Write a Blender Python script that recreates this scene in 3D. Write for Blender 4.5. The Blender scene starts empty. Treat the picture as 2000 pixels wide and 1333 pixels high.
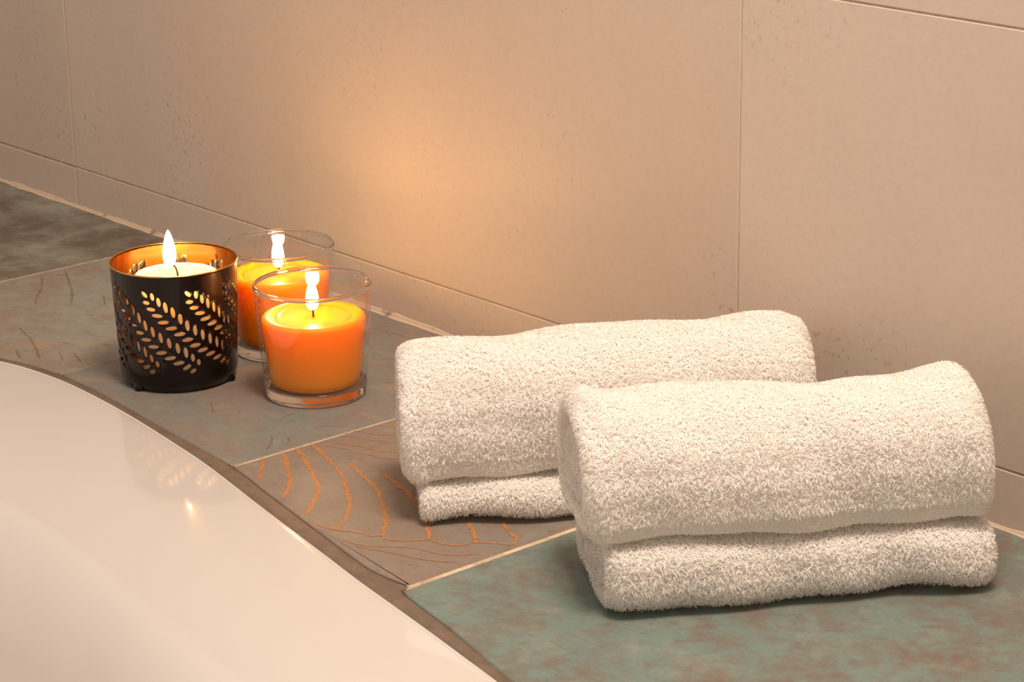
import bpy, bmesh, math, random
import numpy as np
from mathutils import Vector, Matrix
from mathutils.geometry import delaunay_2d_cdt

S = bpy.context.scene
COL = S.collection
rng = np.random.default_rng(7)
random.seed(7)

# ------------------------------------------------------------------ camera
cam_d = bpy.data.cameras.new('camera')
cam = bpy.data.objects.new('camera', cam_d)
COL.objects.link(cam)
RIGHT = (0.65630739, 0.75436261, -0.01405892)
DOWN = (0.22352170, -0.21219700, -0.95132039)
FWD = (-0.72062380, 0.62121613, -0.30788288)
CAM_POS = (1.3141231, -1.1019739, 0.5592207)
m = Matrix.Identity(4)
for i in range(3):
    m[i][0] = RIGHT[i]; m[i][1] = -DOWN[i]; m[i][2] = -FWD[i]; m[i][3] = CAM_POS[i]
cam.matrix_world = m
cam_d.sensor_width = 36.0
cam_d.lens = 36.0 * 4776.29 / 2000.0
cam_d.clip_start = 0.05
S.camera = cam

# ------------------------------------------------------------------ world, room lamp, exposure
WORLD_COL = (1.0, 0.80, 0.66)
WORLD_STR = 0.58
LAMP_COL = (1.0, 0.80, 0.65)
LAMP_POWER = 21.0
FLAME_STR = 165.0
w = bpy.data.worlds.new('room_ambience'); S.world = w
w.use_nodes = True
w.node_tree.nodes['Background'].inputs[0].default_value = (*WORLD_COL, 1)
w.node_tree.nodes['Background'].inputs[1].default_value = WORLD_STR

ld = bpy.data.lights.new('ceiling_lamp', 'AREA')
ld.shape = 'DISK'; ld.size = 0.4
ld.energy = LAMP_POWER; ld.color = LAMP_COL
lo = bpy.data.objects.new('ceiling_lamp', ld); COL.objects.link(lo)
lo.location = (0.66, -0.34, 1.35)
lo.rotation_euler = (Vector((0.25, -0.12, 0)) - Vector(lo.location)).to_track_quat('-Z', 'Y').to_euler()

S.view_settings.view_transform = 'Standard'
S.view_settings.look = 'None'
S.view_settings.exposure = 0.0
S.view_settings.gamma = 1.0
S.view_settings.use_curve_mapping = False
S.cycles.use_denoising = True
S.cycles.max_bounces = 14
S.cycles.diffuse_bounces = 10
S.cycles.transparent_max_bounces = 24
S.cycles.transmission_bounces = 12
S.cycles.sample_clamp_indirect = 4.0
S.cycles.blur_glossy = 0.6

# ------------------------------------------------------------------ helpers
def lin(r, g, b):
    f = lambda c: (c/255/12.92) if c/255 <= .04045 else ((c/255+.055)/1.055)**2.4
    return (f(r), f(g), f(b), 1.0)

class NT:
    """small node-tree builder"""
    def __init__(self, name):
        self.mat = bpy.data.materials.new(name); self.mat.use_nodes = True
        self.t = self.mat.node_tree
        self.t.nodes.clear()
        self.out = self.t.nodes.new('ShaderNodeOutputMaterial')
    def n(self, typ, **kw):
        nd = self.t.nodes.new('ShaderNode' + typ)
        for k, v in kw.items():
            if k.startswith('_'):
                setattr(nd, k[1:], v)
            else:
                self.set(nd, k.replace('__', ' '), v)
        return nd
    def set(self, nd, key, v):
        s = nd.inputs[int(key[1:])] if key[0] == 'i' and key[1:].isdigit() else nd.inputs[key]
        if isinstance(v, bpy.types.NodeSocket): self.t.links.new(v, s)
        elif hasattr(s.default_value, '__len__') and not hasattr(v, '__len__'): s.default_value = [v]*len(s.default_value)
        else: s.default_value = v
    def link(self, a, b): self.t.links.new(a, b)
    def mix(self, fac, a, b, blend='MIX'):
        nd = self.t.nodes.new('ShaderNodeMix'); nd.data_type = 'RGBA'; nd.blend_type = blend
        self.set(nd, 'i0', fac); self.set(nd, 'i6', a); self.set(nd, 'i7', b)
        return nd.outputs[2]
    def ramp(self, fac, stops):
        nd = self.t.nodes.new('ShaderNodeValToRGB')
        e = nd.color_ramp.elements
        while len(e) < len(stops): e.new(0.5)
        for el, (p, c) in zip(e, stops):
            el.position = p; el.color = c if hasattr(c, '__len__') else (c, c, c, 1)
        self.link(fac, nd.inputs[0]); return nd.outputs[0]
    def math(self, op, a, b=0.0):
        nd = self.t.nodes.new('ShaderNodeMath'); nd.operation = op
        self.set(nd, 'i0', a); self.set(nd, 'i1', b); return nd.outputs[0]
    def coords(self, scale=(1, 1, 1), loc=(0, 0, 0)):
        tc = self.t.nodes.new('ShaderNodeTexCoord')
        mp = self.t.nodes.new('ShaderNodeMapping')
        mp.inputs['Scale'].default_value = scale; mp.inputs['Location'].default_value = loc
        self.link(tc.outputs['Object'], mp.inputs[0]); return mp.outputs[0]
    def noise(self, vec, scale, detail=4, rough=.55, dist=0.0):
        nd = self.n('TexNoise', Scale=scale, Detail=detail, Roughness=rough, Distortion=dist)
        self.link(vec, nd.inputs['Vector']); return nd.outputs['Fac']
    def bump(self, h, strength, dist):
        nd = self.n('Bump', Strength=strength, Distance=dist, Height=h); return nd.outputs[0]
    def surf(self, sh): self.link(sh, self.out.inputs['Surface']); return self.mat
    def principled(self, **kw):
        nd = self.t.nodes.new('ShaderNodeBsdfPrincipled')
        for k, v in kw.items(): self.set(nd, k.replace('__', ' '), v)
        return nd.outputs[0]

def mesh_obj(name, verts, faces, mat=None, parent=None, smooth=False, mats=None, fmat=None):
    me = bpy.data.meshes.new(name)
    me.from_pydata([tuple(v) for v in verts], [], [tuple(f) for f in faces])
    me.update()
    bm = bmesh.new(); bm.from_mesh(me)
    if fmat is None: bmesh.ops.recalc_face_normals(bm, faces=bm.faces)
    bm.to_mesh(me); bm.free()
    for mm in (mats or ([mat] if mat else [])): me.materials.append(mm)
    if fmat is not None: me.polygons.foreach_set('material_index', fmat)
    if smooth: me.polygons.foreach_set('use_smooth', [True]*len(me.polygons))
    o = bpy.data.objects.new(name, me); COL.objects.link(o)
    if parent: o.parent = parent
    return o

def empty(name, loc=(0, 0, 0), rz=0.0):
    o = bpy.data.objects.new(name, None); COL.objects.link(o)
    o.location = loc; o.rotation_euler = (0, 0, rz); o.empty_display_size = .02
    return o

def tag(o, label=None, cat=None, group=None, kind=None):
    if label: o['label'] = label
    if cat: o['category'] = cat
    if group: o['group'] = group
    if kind: o['kind'] = kind
    return o

def lathe(profile, seg=96, close=False, cap_top=False, cap_bot=False):
    """profile: list of (r,z); r==0 allowed at the ends"""
    V, F, rings = [], [], []
    for r, z in profile:
        if r < 1e-7:
            rings.append([len(V)]); V.append((0, 0, z))
        else:
            rings.append(list(range(len(V), len(V)+seg)))
            V += [(r*math.cos(2*math.pi*k/seg), r*math.sin(2*math.pi*k/seg), z) for k in range(seg)]
    pairs = list(zip(rings[:-1], rings[1:])) + ([(rings[-1], rings[0])] if close else [])
    for a, b in pairs:
        for k in range(seg):
            k2 = (k+1) % seg
            if len(a) == 1 and len(b) == 1: continue
            if len(a) == 1: F.append((a[0], b[k2], b[k]))
            elif len(b) == 1: F.append((a[k], a[k2], b[0]))
            else: F.append((a[k], a[k2], b[k2], b[k]))
    return V, F

def catmull(P, n=8, closed=False):
    P = np.array(P, float); out = []
    N = len(P)
    for i in range(N if closed else N-1):
        p0 = P[(i-1) % N] if (closed or i > 0) else 2*P[0]-P[1]
        p1 = P[i]; p2 = P[(i+1) % N]
        p3 = P[(i+2) % N] if (closed or i+2 < N) else 2*P[-1]-P[-2]
        for k in range(n):
            t = k/n
            out.append(.5*((2*p1)+(-p0+p2)*t+(2*p0-5*p1+4*p2-p3)*t*t+(-p0+3*p1-3*p2+p3)*t**3))
    if not closed: out.append(P[-1])
    return np.array(out)

def tube(path, radii, seg=10):
    """round tube along a 3-D path, ends capped"""
    path = [Vector(p) for p in path]; V, F = [], []
    for i, p in enumerate(path):
        d = (path[min(i+1, len(path)-1)]-path[max(i-1, 0)]).normalized()
        a = d.orthogonal().normalized() if abs(d.z) < .9 else Vector((1, 0, 0)).cross(d).normalized()
        b = d.cross(a); r = radii[i] if hasattr(radii, '__len__') else radii
        V += [p+a*r*math.cos(2*math.pi*k/seg)+b*r*math.sin(2*math.pi*k/seg) for k in range(seg)]
    for i in range(len(path)-1):
        for k in range(seg):
            F.append((i*seg+k, i*seg+(k+1) % seg, (i+1)*seg+(k+1) % seg, (i+1)*seg+k))
    F.append(tuple(range(seg))[::-1]); n0 = (len(path)-1)*seg
    F.append(tuple(n0+k for k in range(seg)))
    return V, F

# ------------------------------------------------------------------ materials
def wall_tile_mat(i):
    N = NT('wall_tile_porcelain'); c = N.coords(loc=(i*3.1, i*1.7, i*.9))
    big = N.noise(c, 5.0, 5, .6); fine = N.noise(c, 160, 3, .7)
    col = N.mix(big, lin(192, 176, 162), lin(212, 198, 184))
    col = N.mix(N.ramp(fine, [(.35, .0), (.75, .22)]), col, lin(172, 156, 142))
    # clustered dark pits, as on a cement-look tile
    pits = N.ramp(N.noise(c, 190, 2, .5), [(.60, 0.0), (.68, 1.0)])
    clus = N.ramp(N.noise(c, 7, 4, .6), [(.50, 0.0), (.66, 1.0)])
    pf = N.math('MULTIPLY', N.math('MULTIPLY', pits, clus), .45)
    col = N.mix(pf, col, lin(130, 116, 104))
    b = N.bump(fine, .12, .0006)
    return N.surf(N.principled(Base__Color=col, Roughness=.55, Normal=b, Specular__IOR__Level=.35))

def slate_mat(name, teal, brown, lo, hi, scale=9.0, seed=0.0, accent=None):
    N = NT(name); c = N.coords(loc=(seed, seed*.7, seed*.3))
    big = N.noise(c, scale, 7, .62, .6)
    mid = N.noise(c, scale*5, 6, .65, .3)
    mixf = N.math('ADD', N.math('MULTIPLY', big, .5), N.math('MULTIPLY', mid, .5))
    col = N.mix(N.ramp(mixf, [(lo, 0.0), (hi, 1.0)]), teal, brown)
    fine = N.noise(c, 420, 4, .7)
    col = N.mix(N.ramp(fine, [(.3, .0), (.8, .28)]), col, lin(96, 84, 74))
    pale = N.ramp(N.noise(c, 45, 6, .75), [(.52, 0.0), (.72, .30)])
    col = N.mix(pale, col, lin(160, 154, 141))
    dk = N.ramp(N.noise(N.coords(loc=(seed+9, 1, 3), scale=(1, 1.6, 1)), 70, 7, .8, .8), [(.53, 0.0), (.68, .42)])
    col = N.mix(dk, col, lin(92, 78, 67))
    if accent:
        ac = N.ramp(N.noise(N.coords(loc=(seed+5, 2, 0)), 14, 6, .7, 1.2), [(.56, 0.0), (.70, .45)])
        col = N.mix(ac, col, accent)
    b = N.bump(N.math('ADD', fine, N.math('MULTIPLY', mid, 1.5)), .25, .0006)
    rough = N.ramp(mid, [(.3, .42), (.7, .60)])
    return N.surf(N.principled(Base__Color=col, Roughness=rough, Normal=b, Specular__IOR__Level=.4))

def simple(name, col, rough=.6, **kw):
    N = NT(name); return N.surf(N.principled(Base__Color=col, Roughness=rough, **kw))

def grout_mat(name, c1, c2, lo=.4, hi=.65, scale=60):
    N = NT(name); c = N.coords()
    col = N.mix(N.ramp(N.noise(c, scale, 5, .7), [(lo, 0.0), (hi, 1.0)]), c1, c2)
    f = N.noise(c, 900, 3, .6)
    return N.surf(N.principled(Base__Color=col, Roughness=.75, Normal=N.bump(f, .3, .0004)))

def vein_mat(name, col1, col2, cover):
    N = NT(name); c = N.coords()
    col = N.mix(N.noise(c, 120, 4, .6), col1, col2)
    p = N.principled(Base__Color=col, Roughness=.5, Metallic=.0)
    tr = N.n('BsdfTransparent').outputs[0]
    f = N.ramp(N.noise(c, 750, 4, .75), [(cover-.10, 1.0), (cover+.10, 0.0)])
    mx = N.t.nodes.new('ShaderNodeMixShader'); N.link(f, mx.inputs[0]); N.link(tr, mx.inputs[1]); N.link(p, mx.inputs[2])
    return N.surf(mx.outputs[0])

def clear_layer(name, tint, rough=.02, f0=.035):
    """clear sheet: straight-through transmission and a Schlick mirror, the same from both sides"""
    N = NT(name)
    tr = N.n('BsdfTransparent', Color=tint).outputs[0]
    gl = N.n('BsdfAnisotropic', Color=(1, 1, 1, 1), Roughness=rough).outputs[0]
    lw = N.n('LayerWeight', Blend=.5).outputs['Facing']
    fr = N.math('ADD', N.math('MULTIPLY', N.math('POWER', lw, 5.0), 1-f0), f0)
    mx = N.t.nodes.new('ShaderNodeMixShader'); N.link(fr, mx.inputs[0]); N.link(tr, mx.inputs[1]); N.link(gl, mx.inputs[2])
    return N.surf(mx.outputs[0])
def thin_glass_mat(): return clear_layer('clear_thin_glass', (.985, .975, .96, 1))

def thick_glass_mat():
    N = NT('clear_thick_glass')
    return N.surf(N.principled(Base__Color=(1, .985, .96, 1), Roughness=.01, IOR=1.47, Transmission__Weight=1.0))

def wax_mat(name, col, radius, scale, rough=.4):
    N = NT(name)
    return N.surf(N.principled(Base__Color=col, Roughness=rough, Subsurface__Weight=1.0,
                               Subsurface__Radius=radius, Subsurface__Scale=scale, Specular__IOR__Level=.25))

def flame_mat():
    N = NT('candle_flame')
    tc = N.t.nodes.new('ShaderNodeTexCoord'); sep = N.t.nodes.new('ShaderNodeSeparateXYZ')
    N.link(tc.outputs['Generated'], sep.inputs[0])
    col = N.ramp(sep.outputs[2], [(0.0, (1, .42, .12, 1)), (.22, (1, .57, .21, 1)), (.6, (1, .60, .24, 1)), (1.0, (1, .50, .14, 1))])
    st = N.ramp(sep.outputs[2], [(0.0, .12), (.15, .55), (.35, 1.0), (.8, .9), (1.0, .5)])
    em = N.n('Emission', Color=col, Strength=N.math('MULTIPLY', st, FLAME_STR)).outputs[0]
    return N.surf(em)

def towel_mat(name, v):
    N = NT(name)
    d = N.n('BsdfDiffuse', Color=v).outputs[0]; t = N.n('BsdfTranslucent', Color=v).outputs[0]
    mx = N.t.nodes.new('ShaderNodeMixShader'); mx.inputs[0].default_value = .40
    N.link(d, mx.inputs[1]); N.link(t, mx.inputs[2])
    return N.surf(mx.outputs[0])

M_enamel = None
def enamel_mat():
    N = NT('white_enamel')
    return N.surf(N.principled(Base__Color=lin(205, 201, 197), Roughness=.14, Specular__IOR__Level=.5, Coat__Weight=.8, Coat__Roughness=.05))

def dark_metal_mat():
    N = NT('dark_bronze_lacquer'); c = N.coords()
    return N.surf(N.principled(Base__Color=lin(30, 18, 14), Roughness=.32, Metallic=.8, Coat__Weight=.45, Coat__Roughness=.14, Coat__IOR=1.45,
                               Normal=N.bump(N.noise(c, 900, 2), .03, .0003)))

def copper_mat():
    N = NT('copper_gold_lining'); c = N.coords()
    return N.surf(N.principled(Base__Color=lin(244, 186, 106), Roughness=.18, Metallic=1.0,
                               Normal=N.bump(N.noise(c, 500, 2), .05, .0003)))

# ------------------------------------------------------------------ wall: grout bed and tiles
M_wgrout = grout_mat('wall_grout', lin(205, 182, 158), lin(168, 146, 126))
def box(x0, x1, y0, y1, z0, z1):
    V = [(x, y, z) for z in (z0, z1) for y in (y0, y1) for x in (x0, x1)]
    F = [(0, 2, 3, 1), (4, 5, 7, 6), (0, 1, 5, 4), (2, 6, 7, 3), (0, 4, 6, 2), (1, 3, 7, 5)]
    return V, F
V, F = box(-2.2, 1.9, .0008, .05, -.05, 1.40)
wall = tag(mesh_obj('wall_back', V, F, M_wgrout), 'beige cement-look tiled wall behind the candles and towels', kind='structure')

def wall_tile(x0, x1, z0, z1, mat):
    e = .0005; y0, y1 = 0.0, .02
    V = [(x0, y0+e, z0), (x1, y0+e, z0), (x1, y0+e, z1), (x0, y0+e, z1),
         (x0+e, y0, z0+e), (x1-e, y0, z0+e), (x1-e, y0, z1-e), (x0+e, y0, z1-e),
         (x0, y1, z0), (x1, y1, z0), (x1, y1, z1), (x0, y1, z1)]
    F = [(4, 5, 6, 7), (0, 1, 5, 4), (1, 2, 6, 5), (2, 3, 7, 6), (3, 0, 4, 7),
         (8, 9, 1, 0), (9, 10, 2, 1), (10, 11, 3, 2), (11, 8, 0, 3), (11, 10, 9, 8)]
    return mesh_obj('tile', V, F, mat, wall)
wx = [-2.2, -1.3830, -.5612, .2603, 1.0820, 1.9]
wz = [(.0000, .0368), (.0380, .2994), (.3006, .5620), (.5632, .8250), (.8262, 1.088), (1.0892, 1.35)]
wm = [wall_tile_mat(i) for i in range(4)]
for j, (z0, z1) in enumerate(wz):
    for i in range(len(wx)-1):
        g = .0016 if i < 2 and j == 0 else (.0013 if i < 2 else .0009)
        wall_tile(wx[i]+g*.6, wx[i+1]-g*.6, z0, z1-(.0008 if (i < 2 and j == 0) else 0), wm[(i*3+j*2) % 4])

# sealant bead in the corner of wall and ledge
def bead():
    V, F = [], []; xs = np.linspace(-2.2, 1.9, 500); seg = 6
    for i, x in enumerate(xs):
        r = .0030+.0007*math.sin(x*37)+.0005*math.sin(x*113+1)+.0003*rng.normal()
        if -.30 < x < -.03: r += .0012*(1+math.sin(x*61))*.5
        for k in range(seg+1):
            a = math.pi/2*k/seg
            V.append((x, -r*(1-.75*math.sin(a)) if 0 < k < seg else (-r if k == 0 else 0.0), r*.9*(1-math.cos(a)*1.0)))
        V.append((x, .0006, -.0006))
    n = seg+2
    for i in range(len(xs)-1):
        for k in range(n):
            F.append((i*n+k, i*n+(k+1) % n, (i+1)*n+(k+1) % n, (i+1)*n+k))
    return V, F
N = NT('beige_sealant'); c = N.coords()
dirt = N.ramp(N.noise(c, 22, 6, .75), [(.55, 0.0), (.66, .8)])
colr = N.mix(dirt, lin(196, 174, 150), lin(104, 80, 62))
M_bead = N.surf(N.principled(Base__Color=colr, Roughness=.6))
V, F = bead()
mesh_obj('sealant_bead', V, F, M_bead, wall, smooth=True)

# ------------------------------------------------------------------ bathtub outline, ledge tiles
TUB_FRONT = [(-.45, -.50), (-.40, -.395), (-.33, -.325), (-.27, -.2945), (-.2155, -.2775), (-.1843, -.2708), (-.1404, -.2672), (-.0876, -.2690),
             (-.0372, -.2735), (.0184, -.2805), (.0618, -.2868), (.1034, -.2948), (.1432, -.3030), (.1867, -.3115), (.2415, -.3220), (.2822, -.3300),
             (.327, -.3376), (.3692, -.3450), (.4069, -.352), (.4337, -.357), (.60, -.389), (.80, -.432), (1.0, -.49), (1.2, -.60), (1.33, -.78)]
TUB_BACK = [(1.32, -1.0), (1.12, -1.2), (.7, -1.29), (.2, -1.22), (-.2, -1.02), (-.42, -.75)]
outline = catmull(TUB_FRONT+TUB_BACK, 6, closed=True)
front = catmull(TUB_FRONT, 10)
def y_tub(x): return float(np.interp(x, front[:, 0], front[:, 1]))

# edge of the ledge tiles along the tub (measured, with the wider sealant gap at one joint)
EDGE = [(-.46, -.46), (-.40, -.372), (-.33, -.307), (-.27, -.284), (-.224, -.2715), (-.1934, -.2637), (-.1533, -.2595), (-.11, -.2600), (-.0662, -.2635), (.0058, -.2700),
        (.0831, -.2770), (.13, -.2865), (.1852, -.2975), (.2669, -.3135)]
ec = catmull(EDGE, 8)
EDGE_A = [tuple(p) for p in ec] + [(.2780, -.3140), (.2884, -.3136), (.2980, -.3128), (.3060, -.3115)]
EDGE_B = [(.3085, -.3195), (.3130, -.3215), (.3647, -.3318), (.4378, -.350), (.60, -.382), (.80, -.425), (1.0, -.483), (1.2, -.593)]
EA = np.array(EDGE_A); EB = np.array(EDGE_B)
def y_edge(x):
    if x <= .3068: return float(np.interp(x, EA[:, 0], EA[:, 1])) if x > -.46 else -1.0
    return float(np.interp(x, EB[:, 0], EB[:, 1]))

def prism(poly, z0, z1, ch=.0007):
    """closed slab from a ccw (x,y) outline with a small chamfer on the upper edge"""
    P = np.array(poly); n = len(P)
    nx = np.roll(P, -1, 0)-np.roll(P, 1, 0); nx /= np.linalg.norm(nx, axis=1)[:, None]+1e-12
    inn = np.stack([-nx[:, 1], nx[:, 0]], 1)*ch*1.2
    V = [(x, y, z0) for x, y in P]+[(x, y, z1-ch) for x, y in P]+[(x, y, z1) for x, y in P+inn]
    F = [tuple(range(n))[::-1], tuple(range(2*n, 3*n))]
    for i in range(n):
        j = (i+1) % n
        F += [(i, j, n+j, n+i), (n+i, n+j, 2*n+j, 2*n+i)]
    return V, F

M_lgrout = grout_mat('ledge_grout', lin(206, 184, 156), lin(150, 128, 106), .45, .7)
JX = [-1.36, -.88, -.3998, -.1598, .0787, .3067, .7860, 1.2]
JW = {-.3998: .0030, -.1598: .0010, .0787: .0024, .3067: .0042}
def lower_line(x0, x1, step=.008):
    xs = list(np.arange(x0, x1, step))+[x1]
    return [(x, y_edge(x)) for x in xs]
bed_poly = [(x, y_edge(x)+.002) for x in np.linspace(-1.36, 1.2, 300)]+[(1.2, .001), (-1.36, .001)]
V, F = prism(bed_poly, -.03, -.0007, .0002)
ledge = tag(mesh_obj('ledge', V, F, M_lgrout), 'slate-look tiled ledge running between the bathtub and the wall', kind='structure')
TEAL, BROWN = lin(122, 138, 128), lin(122, 104, 90)
tile_mats = {
    -.88: slate_mat('slate_dark_brown', lin(140, 142, 132), lin(96, 83, 72), .38, .58, 6, 1.3),
    -.3998: slate_mat('slate_grey_gold', lin(138, 140, 132), lin(134, 121, 109), .42, .60, 8, 4.1, lin(166, 128, 84)),
    -.1598: slate_mat('slate_grey_rose', lin(117, 124, 119), lin(130, 116, 108), .40, .60, 8, 7.7, lin(164, 134, 98)),
    .0787: slate_mat('slate_warm_grey', lin(124, 124, 116), lin(132, 116, 103), .36, .56, 7, 9.2),
    .3067: slate_mat('slate_teal', lin(108, 129, 122), lin(110, 100, 91), .44, .60, 16, 12.4)}
M_far = slate_mat('slate_plain', TEAL, BROWN, .40, .60, 8, 20.0)
tiles = {}
for a, b in zip(JX[:-1], JX[1:]):
    ga = JW.get(a, .0024)/2; gb = JW.get(b, .0024)/2
    x0, x1 = a+ga, b-gb
    poly = lower_line(x0, x1)+[(x1, -.0004), (x0, -.0004)]
    V, F = prism(poly, -.010, 0.0)
    tiles[a] = mesh_obj('tile', V, F, tile_mats.get(a, M_far), ledge)

# printed gold veining lying in the tile glaze
M_vein = vein_mat('gold_vein_print', lin(200, 138, 82), lin(142, 96, 62), .60)
M_vein_f = vein_mat('faint_gold_vein_print', lin(160, 118, 76), lin(112, 86, 62), .47)
VEIN_FEATHER = [
  (0.0026, [(0.0791,-0.2534), (0.0885,-0.2592), (0.0971,-0.2670), (0.1036,-0.2713), (0.1094,-0.2775)]),
  (0.0030, [(0.0809,-0.2384), (0.0937,-0.2450), (0.1076,-0.2530), (0.1220,-0.2627), (0.1340,-0.2718), (0.1429,-0.2812), (0.1452,-0.2853)]),
  (0.0031, [(0.0796,-0.2266), (0.0931,-0.2312), (0.1062,-0.2374), (0.1191,-0.2435), (0.1330,-0.2509), (0.1465,-0.2584), (0.1579,-0.2677), (0.1665,-0.2770), (0.1738,-0.2849), (0.1800,-0.2924)]),
  (0.0026, [(0.0802,-0.2156), (0.0922,-0.2175), (0.1048,-0.2216), (0.1151,-0.2250), (0.1253,-0.2284), (0.1367,-0.2331), (0.1504,-0.2406), (0.1635,-0.2484), (0.1762,-0.2561), (0.1863,-0.2637), (0.1964,-0.2735), (0.2054,-0.2841), (0.2103,-0.2927)]),
  (0.0028, [(0.1263,-0.2188), (0.1374,-0.2211), (0.1494,-0.2252), (0.1597,-0.2280), (0.1694,-0.2312), (0.1814,-0.2372), (0.1923,-0.2441), (0.2066,-0.2523), (0.2183,-0.2603), (0.2282,-0.2697), (0.2364,-0.2770)]),
  (0.0037, [(0.1548,-0.2138), (0.1641,-0.2150), (0.1762,-0.2185), (0.1886,-0.2215), (0.2027,-0.2277), (0.2134,-0.2320), (0.2294,-0.2407), (0.2468,-0.2498)]),
  (0.0013, [(0.0796,-0.1631), (0.0882,-0.1579), (0.0939,-0.1531)]),
  (0.0013, [(0.0799,-0.1797), (0.0840,-0.1747), (0.0906,-0.1744), (0.0977,-0.1699), (0.1059,-0.1627)]),
  (0.0011, [(0.0797,-0.1921), (0.0897,-0.1845), (0.0987,-0.1833), (0.1052,-0.1785), (0.1172,-0.1717)]),
  (0.0013, [(0.0930,-0.2004), (0.1000,-0.1960), (0.1090,-0.1922), (0.1209,-0.1899), (0.1327,-0.1831)]),
  (0.0011, [(0.0899,-0.2087), (0.0990,-0.2059), (0.1076,-0.2026)]),
  (0.0015, [(0.1162,-0.2022), (0.1221,-0.1988), (0.1316,-0.1974), (0.1410,-0.1923)]),
  (0.0011, [(0.1155,-0.2087), (0.1249,-0.2089), (0.1334,-0.2084)]),
  (0.0015, [(0.1911,-0.2969), (0.1997,-0.2953), (0.2103,-0.2927), (0.2241,-0.2853), (0.2318,-0.2832), (0.2371,-0.2775), (0.2423,-0.2801), (0.2530,-0.2724), (0.2608,-0.2626), (0.2728,-0.2593), (0.2800,-0.2539), (0.2831,-0.2434), (0.2943,-0.2347), (0.3031,-0.2291)]),
  (0.0026, [(0.2414,-0.2468), (0.2553,-0.2564), (0.2608,-0.2626)]),
  (0.0030, [(0.2542,-0.2257), (0.2735,-0.2369), (0.2839,-0.2449)]),
  (0.0022, [(0.2682,-0.2106), (0.2853,-0.2194), (0.2941,-0.2221), (0.3022,-0.2300)]),
  (0.0007, [(0.2211,-0.3004), (0.2414,-0.2954), (0.2611,-0.2789), (0.2868,-0.2677), (0.2983,-0.2530)]),
  (0.0007, [(0.2363,-0.3009), (0.2576,-0.2921), (0.2845,-0.2818), (0.2996,-0.2702)]),
]
VEIN_FAR = [
  (0.0019, [(-0.3878,-0.1403), (-0.3584,-0.1582), (-0.3402,-0.1734), (-0.3238,-0.1836)]),
  (0.0019, [(-0.3913,-0.1169), (-0.3590,-0.1325), (-0.3308,-0.1465), (-0.3059,-0.1627)]),
  (0.0007, [(-0.3253,-0.1831), (-0.3105,-0.1697), (-0.2936,-0.1624), (-0.2843,-0.1525), (-0.2731,-0.1428)]),
  (0.0007, [(-0.2777,-0.1702), (-0.2647,-0.1647), (-0.2578,-0.1534)]),
  (0.0011, [(-0.2443,-0.1773), (-0.2393,-0.1680)]),
  (0.0007, [(-0.2255,-0.1965), (-0.2108,-0.1887)]),
  (0.0019, [(-0.2789,-0.2255), (-0.2677,-0.2274), (-0.2478,-0.2334), (-0.2266,-0.2413), (-0.1995,-0.2532)]),
  (0.0022, [(-0.2343,-0.2532), (-0.2119,-0.2626)]),
  (0.0019, [(-0.2077,-0.2325), (-0.1834,-0.2434)]),
  (0.0019, [(-0.1955,-0.2270), (-0.1720,-0.2350)]),
  (0.0015, [(-0.2017,-0.2019), (-0.1889,-0.1941)]),
  (0.0019, [(-0.2241,-0.2198), (-0.2168,-0.2178)]),
  (0.0011, [(-0.2669,-0.2129), (-0.2600,-0.2076)]),
  (0.0015, [(-0.3084,-0.1316), (-0.2820,-0.1460)]),
  (0.0011, [(-0.3879,-0.1292), (-0.3732,-0.1228)]),
  (0.0011, [(-0.3822,-0.1743), (-0.3888,-0.1636)]),
  (0.0006, [(-0.3400,-0.1647), (-0.3298,-0.1541), (-0.3214,-0.1474)]),
  (0.0006, [(-0.3064,-0.1506), (-0.3018,-0.1416)]),
  (0.0007, [(-0.2717,-0.1882), (-0.2606,-0.1845)]),
  (0.0006, [(-0.2555,-0.1752), (-0.2458,-0.1610)]),
  (0.0011, [(-0.1678,-0.2484), (-0.1655,-0.2353)]),
]
VEIN_MID = [
  (0.0015, [(-0.0364,-0.2145), (-0.0195,-0.2246), (-0.0147,-0.2245)]),
  (0.0019, [(0.0516,-0.2250), (0.0609,-0.2331), (0.0690,-0.2423)]),
  (0.0015, [(0.0587,-0.2174), (0.0676,-0.2230)]),
  (0.0011, [(0.0565,-0.1954), (0.0596,-0.1859), (0.0709,-0.1755)]),
  (0.0015, [(0.0259,-0.1999), (0.0223,-0.1846)]),
  (0.0011, [(-0.0915,-0.0317), (-0.0901,-0.0293), (-0.0821,-0.0283), (-0.0726,-0.0274), (-0.0653,-0.0253), (-0.0537,-0.0258), (-0.0482,-0.0209)]),
  (0.0011, [(-0.0924,-0.0280), (-0.0912,-0.0211), (-0.0872,-0.0188)]),
  (0.0009, [(-0.0357,-0.0566), (-0.0358,-0.0497), (-0.0265,-0.0504)]),
  (0.0011, [(0.0587,-0.2867), (0.0656,-0.2861), (0.0614,-0.2793)]),
  (0.0015, [(-0.0791,-0.2520), (-0.0839,-0.2440)]),
]

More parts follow.
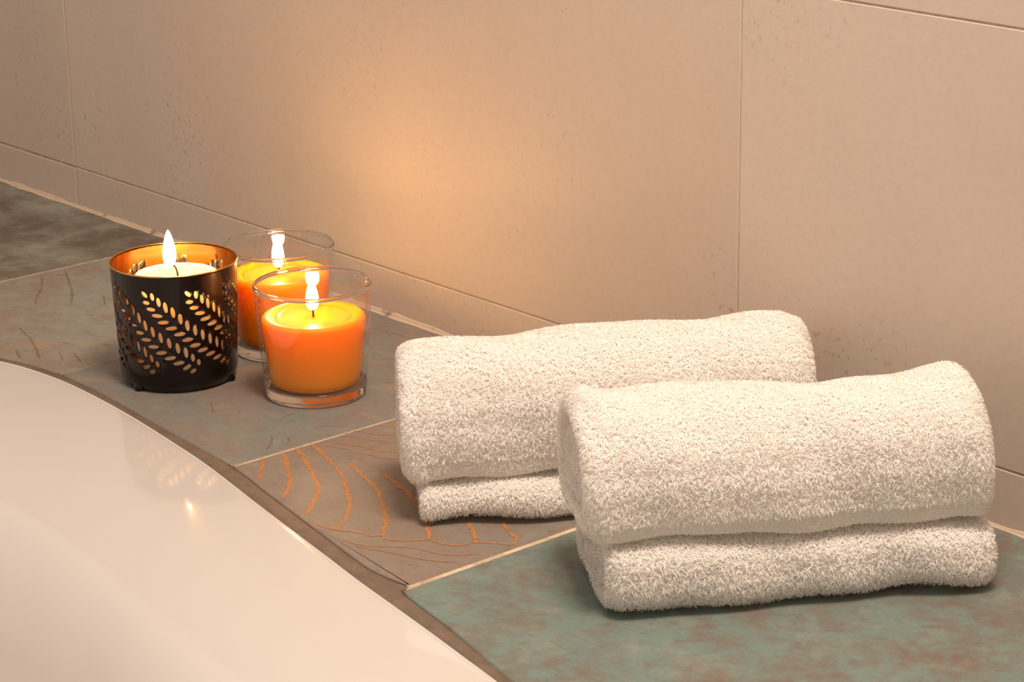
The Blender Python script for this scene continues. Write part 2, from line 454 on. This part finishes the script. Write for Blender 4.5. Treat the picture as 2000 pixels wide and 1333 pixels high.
def veining(lines, mat, parent, name='gold_veining'):
    V, F = [], []
    k = 0
    for wdt, pts in lines:
        p = catmull(pts, 10) if len(pts) > 2 else np.linspace(pts[0], pts[1], 12)
        n = len(p); d = np.gradient(p, axis=0); d /= np.linalg.norm(d, axis=1)[:, None]+1e-9
        nr = np.stack([-d[:, 1], d[:, 0]], 1)
        jit = np.convolve(rng.normal(size=n+4), np.ones(3)/3, 'same')[2:-2]
        jit2 = rng.normal(size=n)
        tap = np.minimum(1, np.minimum(np.arange(n), np.arange(n)[::-1])/4+.25)
        h = wdt*.5*tap*(1+.45*jit2*.6)
        cpt = p+nr*(jit*wdt*.22)[:, None]
        z = .00012+k*.00001; k += 1
        b = len(V)
        for i in range(n):
            V += [(*(cpt[i]-nr[i]*max(h[i], .0001)), z), (*(cpt[i]+nr[i]*max(h[i], .0001)), z)]
        for i in range(n-1): F.append((b+2*i, b+2*i+1, b+2*i+3, b+2*i+2))
    o = mesh_obj(name, V, F, mat, parent); return o
veining(VEIN_FEATHER, M_vein, tiles[.0787])
veining(VEIN_FAR, M_vein_f, tiles[-.3998])
veining(VEIN_MID, M_vein_f, tiles[-.1598])

# dark sealant strip between tiles and tub
N = NT('dark_sealant'); c = N.coords()
col = N.mix(N.noise(c, 70, 6, .7), lin(74, 60, 50), lin(132, 114, 98))
M_strip = N.surf(N.principled(Base__Color=col, Roughness=.55, Normal=N.bump(N.noise(c, 500, 3), .3, .0005)))
xs = sorted(list(np.linspace(-.455, 1.19, 340))+[.3055, .3068, .3069, .3075])
V, F = [], []
for x in xs:
    ye = y_edge(x)+.0012; yt = y_tub(x)-.0012
    for k, (f_, z) in enumerate([(0, -.0030), (.12, -.0006), (.5, -.0010), (.9, -.0004), (1, -.0030)]):
        V.append((x, ye+(yt-ye)*f_, z))
for i in range(len(xs)-1):
    for k in range(4): F.append((i*5+k, i*5+k+1, (i+1)*5+k+1, (i+1)*5+k))
strip = mesh_obj('sealant_strip', V, F, M_strip, ledge, smooth=True)

# ------------------------------------------------------------------ bathtub
prof = catmull([(-.0, -.03), (.0, -.002), (.004, .0004), (.012, .0010), (.05, .0012), (.10, .0010), (.15, .0000), (.20, -.0025), (.25, -.0075), (.30, -.017), (.35, -.036),
                (.40, -.068), (.46, -.13), (.52, -.22), (.58, -.31), (.66, -.36), (.80, -.38), (.97, -.385)], 5)
cen = np.array([.42, -.78])
V, F = [], []; n = len(outline)
for t, z in prof:
    q = cen+(outline-cen)*(1-t)
    V += [(x, y, z) for x, y in q]
for i in range(len(prof)-1):
    for k in range(n):
        F.append((i*n+k, i*n+(k+1) % n, (i+1)*n+(k+1) % n, (i+1)*n+k))
F.append(tuple((len(prof)-1)*n+k for k in range(n)))
tub = mesh_obj('bathtub', V, F, enamel_mat(), smooth=True)
tag(tub, 'glossy white enamel bathtub with curved rim set against the tiled ledge', 'bathtub')

# ------------------------------------------------------------------ candles
M_thin, M_thick = thin_glass_mat(), thick_glass_mat()
M_orange = wax_mat('orange_wax', lin(255, 152, 8), (1.0, .40, .03), .020, .35)
M_pool_o = clear_layer('molten_wax_film', (1, .97, .9, 1), .03)
M_cream = wax_mat('cream_wax', lin(254, 240, 206), (1.0, .68, .36), .030, .4)
M_pool_c = M_pool_o
M_wick = simple('charred_wick', lin(46, 30, 24), .9)
M_flame = flame_mat()

def flame_mesh(h, r):
    pr = [(0, 0), (.50, .03), (.80, .10), (.98, .22), (1.0, .34), (.93, .48), (.77, .64), (.53, .80), (.27, .93), (.09, .985), (0, 1)]
    pr = catmull(pr, 4)
    return lathe([(max(a, 0)*r, b*h) for a, b in pr], 32)

def wax_candle(name, loc, r_top, r_bot, height, zb, mat, mpool, flame_h, flame_r, flame_z, flame_off, label, group, lip=.0014, pool_r=.78, wick=None):
    t = empty(name, (loc[0], loc[1], zb))
    hb = height-zb
    pr = [(0, 0), (r_bot*.95, 0), (r_bot, .0015)]
    for k in range(1, 12): 
        f = k/12; pr.append((r_bot+(r_top-r_bot)*f**.8, .0015+(hb-.006)*f))
    pr += [(r_top, hb-.003), (r_top*.985, hb-.001), (r_top*.95, hb+lip*.3), (r_top*.90, hb+lip*.25), (r_top*(pool_r+.06), hb-lip*.3), (r_top*pool_r, hb-lip*1.0), (r_top*.4, hb-lip*1.1), (0, hb-lip*1.1)]
    V, F = lathe(pr, 96); wx_ = mesh_obj('wax', V, F, mat, t, smooth=True)
    V, F = lathe([(0, hb-lip*1.1+.0003), (r_top*pool_r*.96, hb-lip*1.1+.0003), (r_top*pool_r*1.005, hb-lip*.85), (r_top*pool_r*.9, hb-lip*1.1-.0002), (0, hb-lip*1.1-.0002)], 96)
    mesh_obj('melt_pool', V, F, mpool, wx_, smooth=True)
    fz = flame_z-zb; zt = hb-lip*1.1
    wk = wick or [(0, 0, zt-.002), (0, 0, zt+.003), (flame_off[0]*.4, flame_off[1]*.4, zt+.006), (flame_off[0], flame_off[1], fz+.002)]
    p = catmull(wk, 5); V, F = tube(p, [.0007]*len(p), 8)
    mesh_obj('wick', V, F, M_wick, t, smooth=True)
    V, F = flame_mesh(flame_h, flame_r)
    fo = mesh_obj('flame', V, F, M_flame, t, smooth=True); fo.location = (flame_off[0], flame_off[1], fz)
    tag(t, label, 'candle', group)
    return t

GH, GR, GB = .0805, .0412, .0352      # tumbler height, rim radius, foot radius
def tumbler(name, loc, label):
    t = empty(name, loc)
    rad = lambda z: GB+(GR-GB)*(z/GH)**.92
    wl = .0026; zb = .0095
    zs = np.linspace(zb, GH-.0012, 24)
    outer = [(rad(z), z) for z in zs]; inner = [(rad(z)-wl, z) for z in zs][::-1]
    V, F = lathe(outer+inner, 128); mesh_obj('glass_wall', V, F, M_thin, t, smooth=True)
    rc = rad(GH)-wl/2
    ring = [(rc+wl*.52*math.cos(a), GH-.0012+wl*.62*math.sin(a)) for a in np.linspace(0, 2*math.pi, 14, endpoint=False)]
    V, F = lathe(ring, 128, close=True); mesh_obj('rim', V, F, M_thick, t, smooth=True)
    foot = [(0, .0012), (GB*.72, .0010), (GB*.86, .0002), (GB*.93, .0001), (GB*.985, .0014), (GB*1.0, .0035), (rad(zb), zb-.0001), (rad(zb)-wl, zb+.0002), (GB*.80, zb-.0012), (GB*.5, zb-.0020), (0, zb-.0022)]
    foot = catmull(foot, 4); foot = [(max(a, 0), b) for a, b in foot]
    V, F = lathe(foot, 128); mesh_obj('glass_base', V, F, M_thick, t, smooth=True)
    tag(t, label, 'glass', 'clear glass tumblers holding orange candles')
    return t

FRONT = (0.0, -.1504, 0.0); BACK = (-.0972, -.1091, 0.0); HOLD = (-.0969, -.1995, 0.0)
tumbler('glass_tumbler', FRONT, 'clear glass tumbler nearest the towels, holding the front orange candle')
tumbler('glass_tumbler', BACK, 'clear glass tumbler nearest the wall, behind the dark holder')
wax_candle('orange_candle', FRONT, .0364, .0305, .0572, .0092, M_orange, M_pool_o, .0220, .0045, .0608, (-.0006, 0), 'lit orange candle in the front glass tumbler beside the towels', 'orange candles in glass tumblers', pool_r=.74)
wax_candle('orange_candle', BACK, .0366, .0305, .0590, .0092, M_orange, M_pool_o, .0255, .0044, .0626, (-.0006, 0), 'lit orange candle in the rear glass tumbler near the wall', 'orange candles in glass tumblers', pool_r=.74)
CR = Vector((RIGHT[0], RIGHT[1], 0)).normalized()
off = CR*-.0040
zt_ = .0760-.0035
wax_candle('cream_candle', (HOLD[0]+.0010, HOLD[1]+.0010, 0), .0305, .0300, .0760, .0035, M_cream, M_pool_c, .0265, .0046, .0820, (off.x, off.y),
           'lit cream pillar candle inside the dark leaf-cut holder', None, pool_r=.86,
           wick=[(CR.x*.0012, CR.y*.0012, zt_-.003), (CR.x*.0008, CR.y*.0008, zt_+.002), (CR.x*-.001, CR.y*-.001, zt_+.0062), (CR.x*-.004, CR.y*-.004, zt_+.0068), (CR.x*-.0052, CR.y*-.0052, zt_+.0062)])

# ------------------------------------------------------------------ leaf-cut metal holder
HH, HR, HB = .0868, .0447, .0412
def hr(v):
    r = HB+(HR-HB)*v
    if v < .08: r -= .0028*(1-v/.08)**2
    return r
UP = [(7, .83), (12.7, .786), (18.7, .741), (25.2, .697), (31.6, .638), (37.8, .577), (45, .528), (52.3, .481), (60, .434), (67.8, .389), (75.2, .346), (81.6, .296), (87.2, .250)]
LOW = [(.7, .776), (4.8, .722), (10.4, .669), (15.8, .613), (22.9, .561), (30.3, .508), (37.5, .455), (44.5, .40), (52, .350), (60.1, .304), (68, .259), (75.6, .217), (81.5, .180)]
KX, KY = .75, 86.8           # mm per degree, mm per unit height
# each leaf: centre (mm), half length, half width, angle (deg)
def leafset():
    A, B = [], []
    for i, (u, v) in enumerate(UP):
        hl = [2.9, 3.5, 4.1][i] if i < 3 else (3.0 if i == 11 else (2.4 if i == 12 else 4.1))
        A.append((u*KX, v*KY, hl, 1.5, 97))
    B.append((-.4*KX, .846*KY, 2.8, 1.45, -48))
    for i, (u, v) in enumerate(LOW):
        hl = [2.6, 3.3, 3.9][i] if i < 3 else (3.3 if i == 11 else (2.5 if i == 12 else 4.1))
        B.append((u*KX, v*KY, hl, 1.5, -4 if i < 3 else (4 if i < 8 else 8 if i < 11 else 26)))
    return A, B
LA, LB = leafset()
seam = [(4.0, 1.0), (4.0, .93), (4.05, .845), (5.2, .795), (7.6, .757), (12.0, .714)]
for u in (17, 22, 28, 34, 41, 48, 56, 64, 72):
    uu = np.interp(u, [a for a, b in UP], [b for a, b in UP])-.047
    ll = np.interp(u, [a for a, b in LOW], [b for a, b in LOW])+.019
    seam.append((u, .5*(uu+ll)))
seam += [(79, .245), (84.2, .212), (87.4, .185), (89, .13), (89.3, .08), (89.3, .04), (89.3, 0.0)]
sm = []
for (a, b), (c_, d) in zip(seam[:-1], seam[1:]):
    kk = max(1, int(math.hypot((c_-a)*KX, (d-b)*KY)/2.0))
    sm += [((a+(c_-a)*q/kk)*KX, (b+(d-b)*q/kk)*KY) for q in range(kk)]
sm.append((seam[-1][0]*KX, 0.0))
SH = 40*KX
n_h = 12
poly = list(sm)
poly += [(sm[-1][0]+SH*k/n_h, 0.0) for k in range(1, n_h)]
poly += [(x+SH, y) for x, y in sm[::-1]]
poly += [(sm[0][0]+SH*(1-k/n_h), KY) for k in range(1, n_h)]
leaves = [l for l in LA]+[(a+SH, b, c_, d, e) for a, b, c_, d, e in LB]
def leaf_poly(l, n=18):
    cx, cy, a, b, an = l; an = math.radians(an); o = []
    for k in range(n):
        t = 2*math.pi*k/n; x, y = a*math.cos(t), b*math.sin(t)
        o.append((cx+x*math.cos(an)-y*math.sin(an), cy+x*math.sin(an)+y*math.cos(an)))
    return o
def inside_leaf(x, y, l, g=1.0):
    cx, cy, a, b, an = l; an = math.radians(an); dx, dy = x-cx, y-cy
    u = dx*math.cos(an)+dy*math.sin(an); v = -dx*math.sin(an)+dy*math.cos(an)
    return (u/(a*g))**2+(v/(b*g))**2 < 1
def in_poly(x, y, P):
    c_ = False; j = len(P)-1
    for i in range(len(P)):
        xi, yi = P[i]; xj, yj = P[j]
        if (yi > y) != (yj > y) and x < (xj-xi)*(y-yi)/(yj-yi)+xi: c_ = not c_
        j = i
    return c_
pts = [Vector(p) for p in poly]; edges = [(i, (i+1) % len(poly)) for i in range(len(poly))]
for l in leaves:
    b0 = len(pts); lp = leaf_poly(l); pts += [Vector(p) for p in lp]
    edges += [(b0+i, b0+(i+1) % len(lp)) for i in range(len(lp))]
for gx in np.arange(0, 140*KX, 1.9):
    for gy in np.arange(1.2, KY, 2.4):
        x, y = gx+random.uniform(-.2, .2), gy+random.uniform(-.2, .2)
        if in_poly(x, y, poly) and not any(inside_leaf(x, y, l, 1.35) for l in leaves) and min((x-a)**2+(y-b)**2 for a, b in poly) > .5:
            pts.append(Vector((x, y)))
cv, ce, cf, *_ = delaunay_2d_cdt(pts, edges, [], 0, 1e-5)
tri = []
for f_ in cf:
    x = sum(cv[i].x for i in f_)/3; y = sum(cv[i].y for i in f_)/3
    if in_poly(x, y, poly) and not any(inside_leaf(x, y, l, .985) for l in leaves): tri.append(tuple(f_))
TH0 = math.atan2(CAM_POS[1]-HOLD[1], CAM_POS[0]-HOLD[0])     # the pattern is laid out from the side facing the room
bm = bmesh.new()
for s in range(9):
    vs = []
    for v in cv:
        th = TH0+math.radians(v.x/KX-28.4+40*s); vv = min(max(v.y/KY, 0), 1); r = hr(vv)
        vs.append(bm.verts.new((r*math.cos(th), r*math.sin(th), .0012+vv*(HH-.0012))))
    for f_ in tri:
        try: bm.faces.new([vs[i] for i in f_])
        except ValueError: pass
bmesh.ops.delete(bm, geom=[v for v in bm.verts if not v.link_faces], context='VERTS')
bmesh.ops.remove_doubles(bm, verts=bm.verts, dist=2e-6)
bm.verts.index_update(); bm.faces.index_update()
OV = [v.co.copy() for v in bm.verts]; nv = len(OV)
V = list(OV)
for p in OV:
    r = math.hypot(p.x, p.y); k = (r-.0006)/r; V.append(Vector((p.x*k, p.y*k, p.z)))
F, FM = [], []
for f_ in bm.faces:
    i = [v.index for v in f_.verts]
    nrm = f_.normal if f_.normal.length else Vector((0, 0, 1)); cpt = f_.calc_center_median()
    if (V[i[1]]-V[i[0]]).cross(V[i[2]]-V[i[0]]).dot(Vector((cpt.x, cpt.y, 0))) < 0: i = i[::-1]
    F.append(i); FM.append(0); F.append([nv+k for k in i[::-1]]); FM.append(1)
for e in bm.edges:
    if len(e.link_faces) == 1:
        a, b = e.verts[0].index, e.verts[1].index
        F.append((a, b, nv+b, nv+a)); FM.append(0)
bm.free()
holder = empty('candle_holder', HOLD)
M_dm, M_cu = dark_metal_mat(), copper_mat()
sh = mesh_obj('leaf_cut_shell', V, F, None, holder, smooth=True, mats=[M_dm, M_cu], fmat=FM)
V, F = lathe([(0, .0012), (hr(0)-.0001, .0012), (hr(0)-.0001, .0024), (0, .0024)], 72); mesh_obj('bottom_plate', V, F, M_dm, holder)
for a in (-48, 66, 180):
    th = TH0+math.radians(a); r = HB-.0030
    V, F = lathe([(0, 0), (.0034, 0), (.0040, .0008), (.0040, .003), (.0030, .0055), (0, .0065)], 20)
    fo = mesh_obj('foot', V, F, M_dm, holder, smooth=True); fo.location = (r*math.cos(th), r*math.sin(th), 0)
V, F = lathe([(HR+.0004+.0005*math.cos(a)-.0003, HH+.0005*math.sin(a)) for a in np.linspace(0, 2*math.pi, 10, endpoint=False)], 128, close=True)
mesh_obj('rolled_rim', V, F, M_cu, holder, smooth=True)
tag(holder, 'dark bronze metal candle holder with cut-out leaf pattern and copper lining', 'candle holder')

# ------------------------------------------------------------------ towels
M_tw = towel_mat('white_terry_ground', lin(244, 241, 237)); M_pile = towel_mat('white_terry_loops', lin(252, 250, 247))
def smooth_noise(n, m_, seed, amp, fu=(1, 5), fv=(1, 4)):
    r = np.random.default_rng(seed); u = np.linspace(0, 1, n)[:, None]; v = np.linspace(0, 1, m_)[None, :]
    o = np.zeros((n, m_))
    for _ in range(10):
        a, b = r.uniform(*fu), r.integers(*fv); o += np.sin(2*math.pi*(a*u+b*v)+r.uniform(0, 6.28))*r.uniform(.3, 1)
    return o*amp/3
def resample_closed(P, m_):
    P = np.vstack([P, P[:1]]); d = np.r_[0, np.cumsum(np.linalg.norm(np.diff(P, axis=0), axis=1))]
    s = np.linspace(0, d[-1], m_, endpoint=False)
    return np.stack([np.interp(s, d, P[:, 0]), np.interp(s, d, P[:, 1])], 1)
def fold_body(profile, L0, L1, zscale, seed, edge=.013, groove=True, n=90, m_=120):
    """sweep a closed (depth,z) profile along the towel's length with rounded, layered ends"""
    P = resample_closed(catmull(profile, 10, closed=True), m_); c0 = P.mean(0)
    us = np.r_[np.linspace(0, edge, 12)[:-1], np.linspace(edge, L1-L0-edge, n-22), np.linspace(L1-L0-edge, L1-L0, 12)[1:]]
    nz = smooth_noise(len(us), m_, seed, .0022)
    rows = []
    def ring(x, P_, sh, f_, add=0):
        q = c0+(P_-c0)
        d = q-c0; ln = np.linalg.norm(d, axis=1)[:, None]
        q = q-d/ln*sh
        return q
    Vr = []
    Lt = L1-L0
    for i, u in enumerate(us):
        e = min(u, Lt-u); t = max(0, 1-e/edge)
        sh = edge*.55*(1-math.sqrt(max(0, 1-t*t*.98)))
        q = ring(u, P, sh, 1)
        q = q+(q-c0)/np.linalg.norm(q-c0, axis=1)[:, None]*nz[i][:, None]
        zs, zo = zscale(u/Lt)
        zb = P[:, 1].min()
        q = np.stack([q[:, 0], zb+zo+(q[:, 1]-zb)*zs], 1)
        Vr.append(np.stack([np.full(m_, L0+u), q[:, 0], q[:, 1]], 1))
    def cap(row, sgn):
        c3 = row.mean(0); out = []
        depth = [(.86, .0), (.76, .004), (.70, .007), (.62, .004), (.50, .001), (.40, .004), (.34, .007), (.24, .003), (.10, .001)] if groove else [(.8, 0), (.5, 0), (.2, 0)]
        for f_, dz in depth:
            r_ = c3+(row-c3)*np.array([1, f_, f_]); r_[:, 0] += sgn*dz; out.append(r_)
        return out
    rings = cap(Vr[0], 1)[::-1]+Vr+cap(Vr[-1], -1)
    nR = len(rings); A = np.concatenate(rings)
    k = np.arange(m_); k2 = (k+1) % m_
    F = []
    for i in range(nR-1):
        F += [(i*m_+a, i*m_+b, (i+1)*m_+b, (i+1)*m_+a) for a, b in zip(k, k2)]
    F.append(tuple(range(m_))[::-1]); F.append(tuple((nR-1)*m_+j for j in range(m_)))
    return A, F
def pile_mesh(base, density, length, seed, keep=None, short=None):
    me = base.data; me.calc_loop_triangles()
    nv = len(me.vertices); co = np.empty(nv*3); me.vertices.foreach_get('co', co); co = co.reshape(-1, 3)
    no = np.empty(nv*3); me.vertices.foreach_get('normal', no); no = no.reshape(-1, 3)
    T = np.empty(len(me.loop_triangles)*3, int); me.loop_triangles.foreach_get('vertices', T); T = T.reshape(-1, 3)
    a, b, c_ = co[T[:, 0]], co[T[:, 1]], co[T[:, 2]]
    ar = .5*np.linalg.norm(np.cross(b-a, c_-a), axis=1)
    r = np.random.default_rng(seed); N_ = int(ar.sum()*density)
    ti = r.choice(len(T), N_, p=ar/ar.sum())
    s, t = np.sqrt(r.random(N_)), r.random(N_)
    w0, w1, w2 = 1-s, s*(1-t), s*t
    p = a[ti]*w0[:, None]+b[ti]*w1[:, None]+c_[ti]*w2[:, None]
    n = no[T[ti, 0]]*w0[:, None]+no[T[ti, 1]]*w1[:, None]+no[T[ti, 2]]*w2[:, None]
    n /= np.linalg.norm(n, axis=1)[:, None]+1e-9
    if keep is not None:
        kx = keep(p, n, r); p, n = p[kx], n[kx]; N_ = len(p)
    L = length*r.uniform(.6, 1.25, N_)
    if short is not None: L = L*short(p, n)
    rd = r.normal(size=(N_, 3)); tang = rd-n*(rd*n).sum(1)[:, None]; tang /= np.linalg.norm(tang, axis=1)[:, None]
    # neighbouring loops lie the same way: slowly varying lay direction
    lay = np.stack([np.sin(p[:, 0]*260+p[:, 2]*190), np.cos(p[:, 1]*230+p[:, 0]*120), np.sin(p[:, 2]*310+p[:, 1]*90)-.35], 1)
    lay -= n*(lay*n).sum(1)[:, None]
    d = tang*.75+lay*.35; d /= np.linalg.norm(d, axis=1)[:, None]+1e-9
    wd = np.cross(n, d); wd *= (.00023*r.uniform(.7, 1.3, N_))[:, None]
    L = L[:, None]
    q0 = p-n*.0004; q1 = p+n*L*.62+d*L*.30; q2 = p+n*L*.66+d*L*.95
    V = np.empty((N_, 6, 3))
    for i, (q, f_) in enumerate([(q0, 1.0), (q1, 1.15), (q2, .6)]):
        V[:, 2*i] = q-wd*f_; V[:, 2*i+1] = q+wd*f_
    idx = (np.arange(N_)*6)[:, None, None]+np.array([[0, 1, 3, 2], [2, 3, 5, 4]])[None]
    idx = idx.reshape(-1)
    m2 = bpy.data.meshes.new('terry_pile')
    m2.vertices.add(N_*6); m2.vertices.foreach_set('co', V.reshape(-1))
    nf = N_*2
    m2.loops.add(nf*4); m2.loops.foreach_set('vertex_index', idx)
    m2.polygons.add(nf); m2.polygons.foreach_set('loop_start', np.arange(nf)*4)
    m2.polygons.foreach_set('use_smooth', np.ones(nf, bool))
    m2.update(calc_edges=True); m2.materials.append(M_pile)
    o = bpy.data.objects.new('terry_pile', m2); COL.objects.link(o); o.parent = base
    tag(o, kind='stuff'); return o

# local frame of a towel: x along its length, y to the back, z up
LOWP = [(.004, .0026), (-.0035, .0095), (-.0055, .020), (-.002, .031), (.008, .037), (.03, .039), (.06, .039), (.08, .038), (.089, .030), (.090, .016), (.086, .004), (.06, .0022), (.03, .0022), (.012, .0022)]
UPP = [(.010, .0405), (.003, .044), (.000, .055), (.000, .068), (.004, .082), (.013, .094), (.027, .103), (.045, .107), (.062, .106), (.078, .098), (.088, .085), (.091, .066), (.087, .048), (.075, .0405), (.045, .040), (.025, .040)]
def towel(loc, ang, Llow, Lup, zlow, ztop, zf, zfl, seed, label, depth=1.0):
    t = empty('folded_towel', loc, ang)
    for nm, P_, (a, b), sd, fz in (('lower_fold', LOWP, Llow, seed, zfl), ('upper_fold', UPP, Lup, seed+50, zf)):
        up = nm == 'upper_fold'
        if up: P2 = [(x*depth, zlow+.001+(z-.04)*(ztop-zlow-.001)/.067) for x, z in P_]
        else: P2 = [(x*depth, .0022+(z-.0022)*(zlow-.0022)/.0368) for x, z in P_]
        V, F = fold_body(P2, a, b, fz, sd, edge=.012 if up else .006)
        o = mesh_obj(nm, V, F, M_tw, t, smooth=True)
        pile_mesh(o, 1750000, .0027, sd+3,
                  keep=lambda p, n, r: (r.random(len(p)) < np.where(n[:, 2] < -.75, .12, np.where((n[:, 1] > .6) & (p[:, 2] < .08), .4, 1.0))),
                  short=(lambda p, n: np.where((p[:, 1] < .02) & (p[:, 2] < zlow+.016) & (p[:, 0] > a+.012), .42, 1.0)) if up else None)
    tag(t, label, 'towel', 'folded white towels on the ledge')
    return t
def ang_of(d): return math.atan2(d[1], d[0])
towel((.4150, -.2595, 0), ang_of((.5276, .8495)), (.0, .2185), (-.0110, .2175), .0372, .1078, lambda s: (1.0+.08*max(0, s-.66)/.34-.02*math.sin(s*math.pi), .0045*(1-s)**1.3), lambda s: (.98+.13*(1-s)**1.3, 0), 11,
      'folded white terry towel in front, overlapping the other towel')
towel((.2397, -.2484, 0), ang_of((.59, .807)), (.0, .226), (-.0100, .2385), .0245, .1010, lambda s: (.96+.08*s, .0040*s), lambda s: (.96+.16*s, 0), 29,
      'folded white terry towel behind, nearer the candles', depth=.92)
bpy.context.view_layer.update()
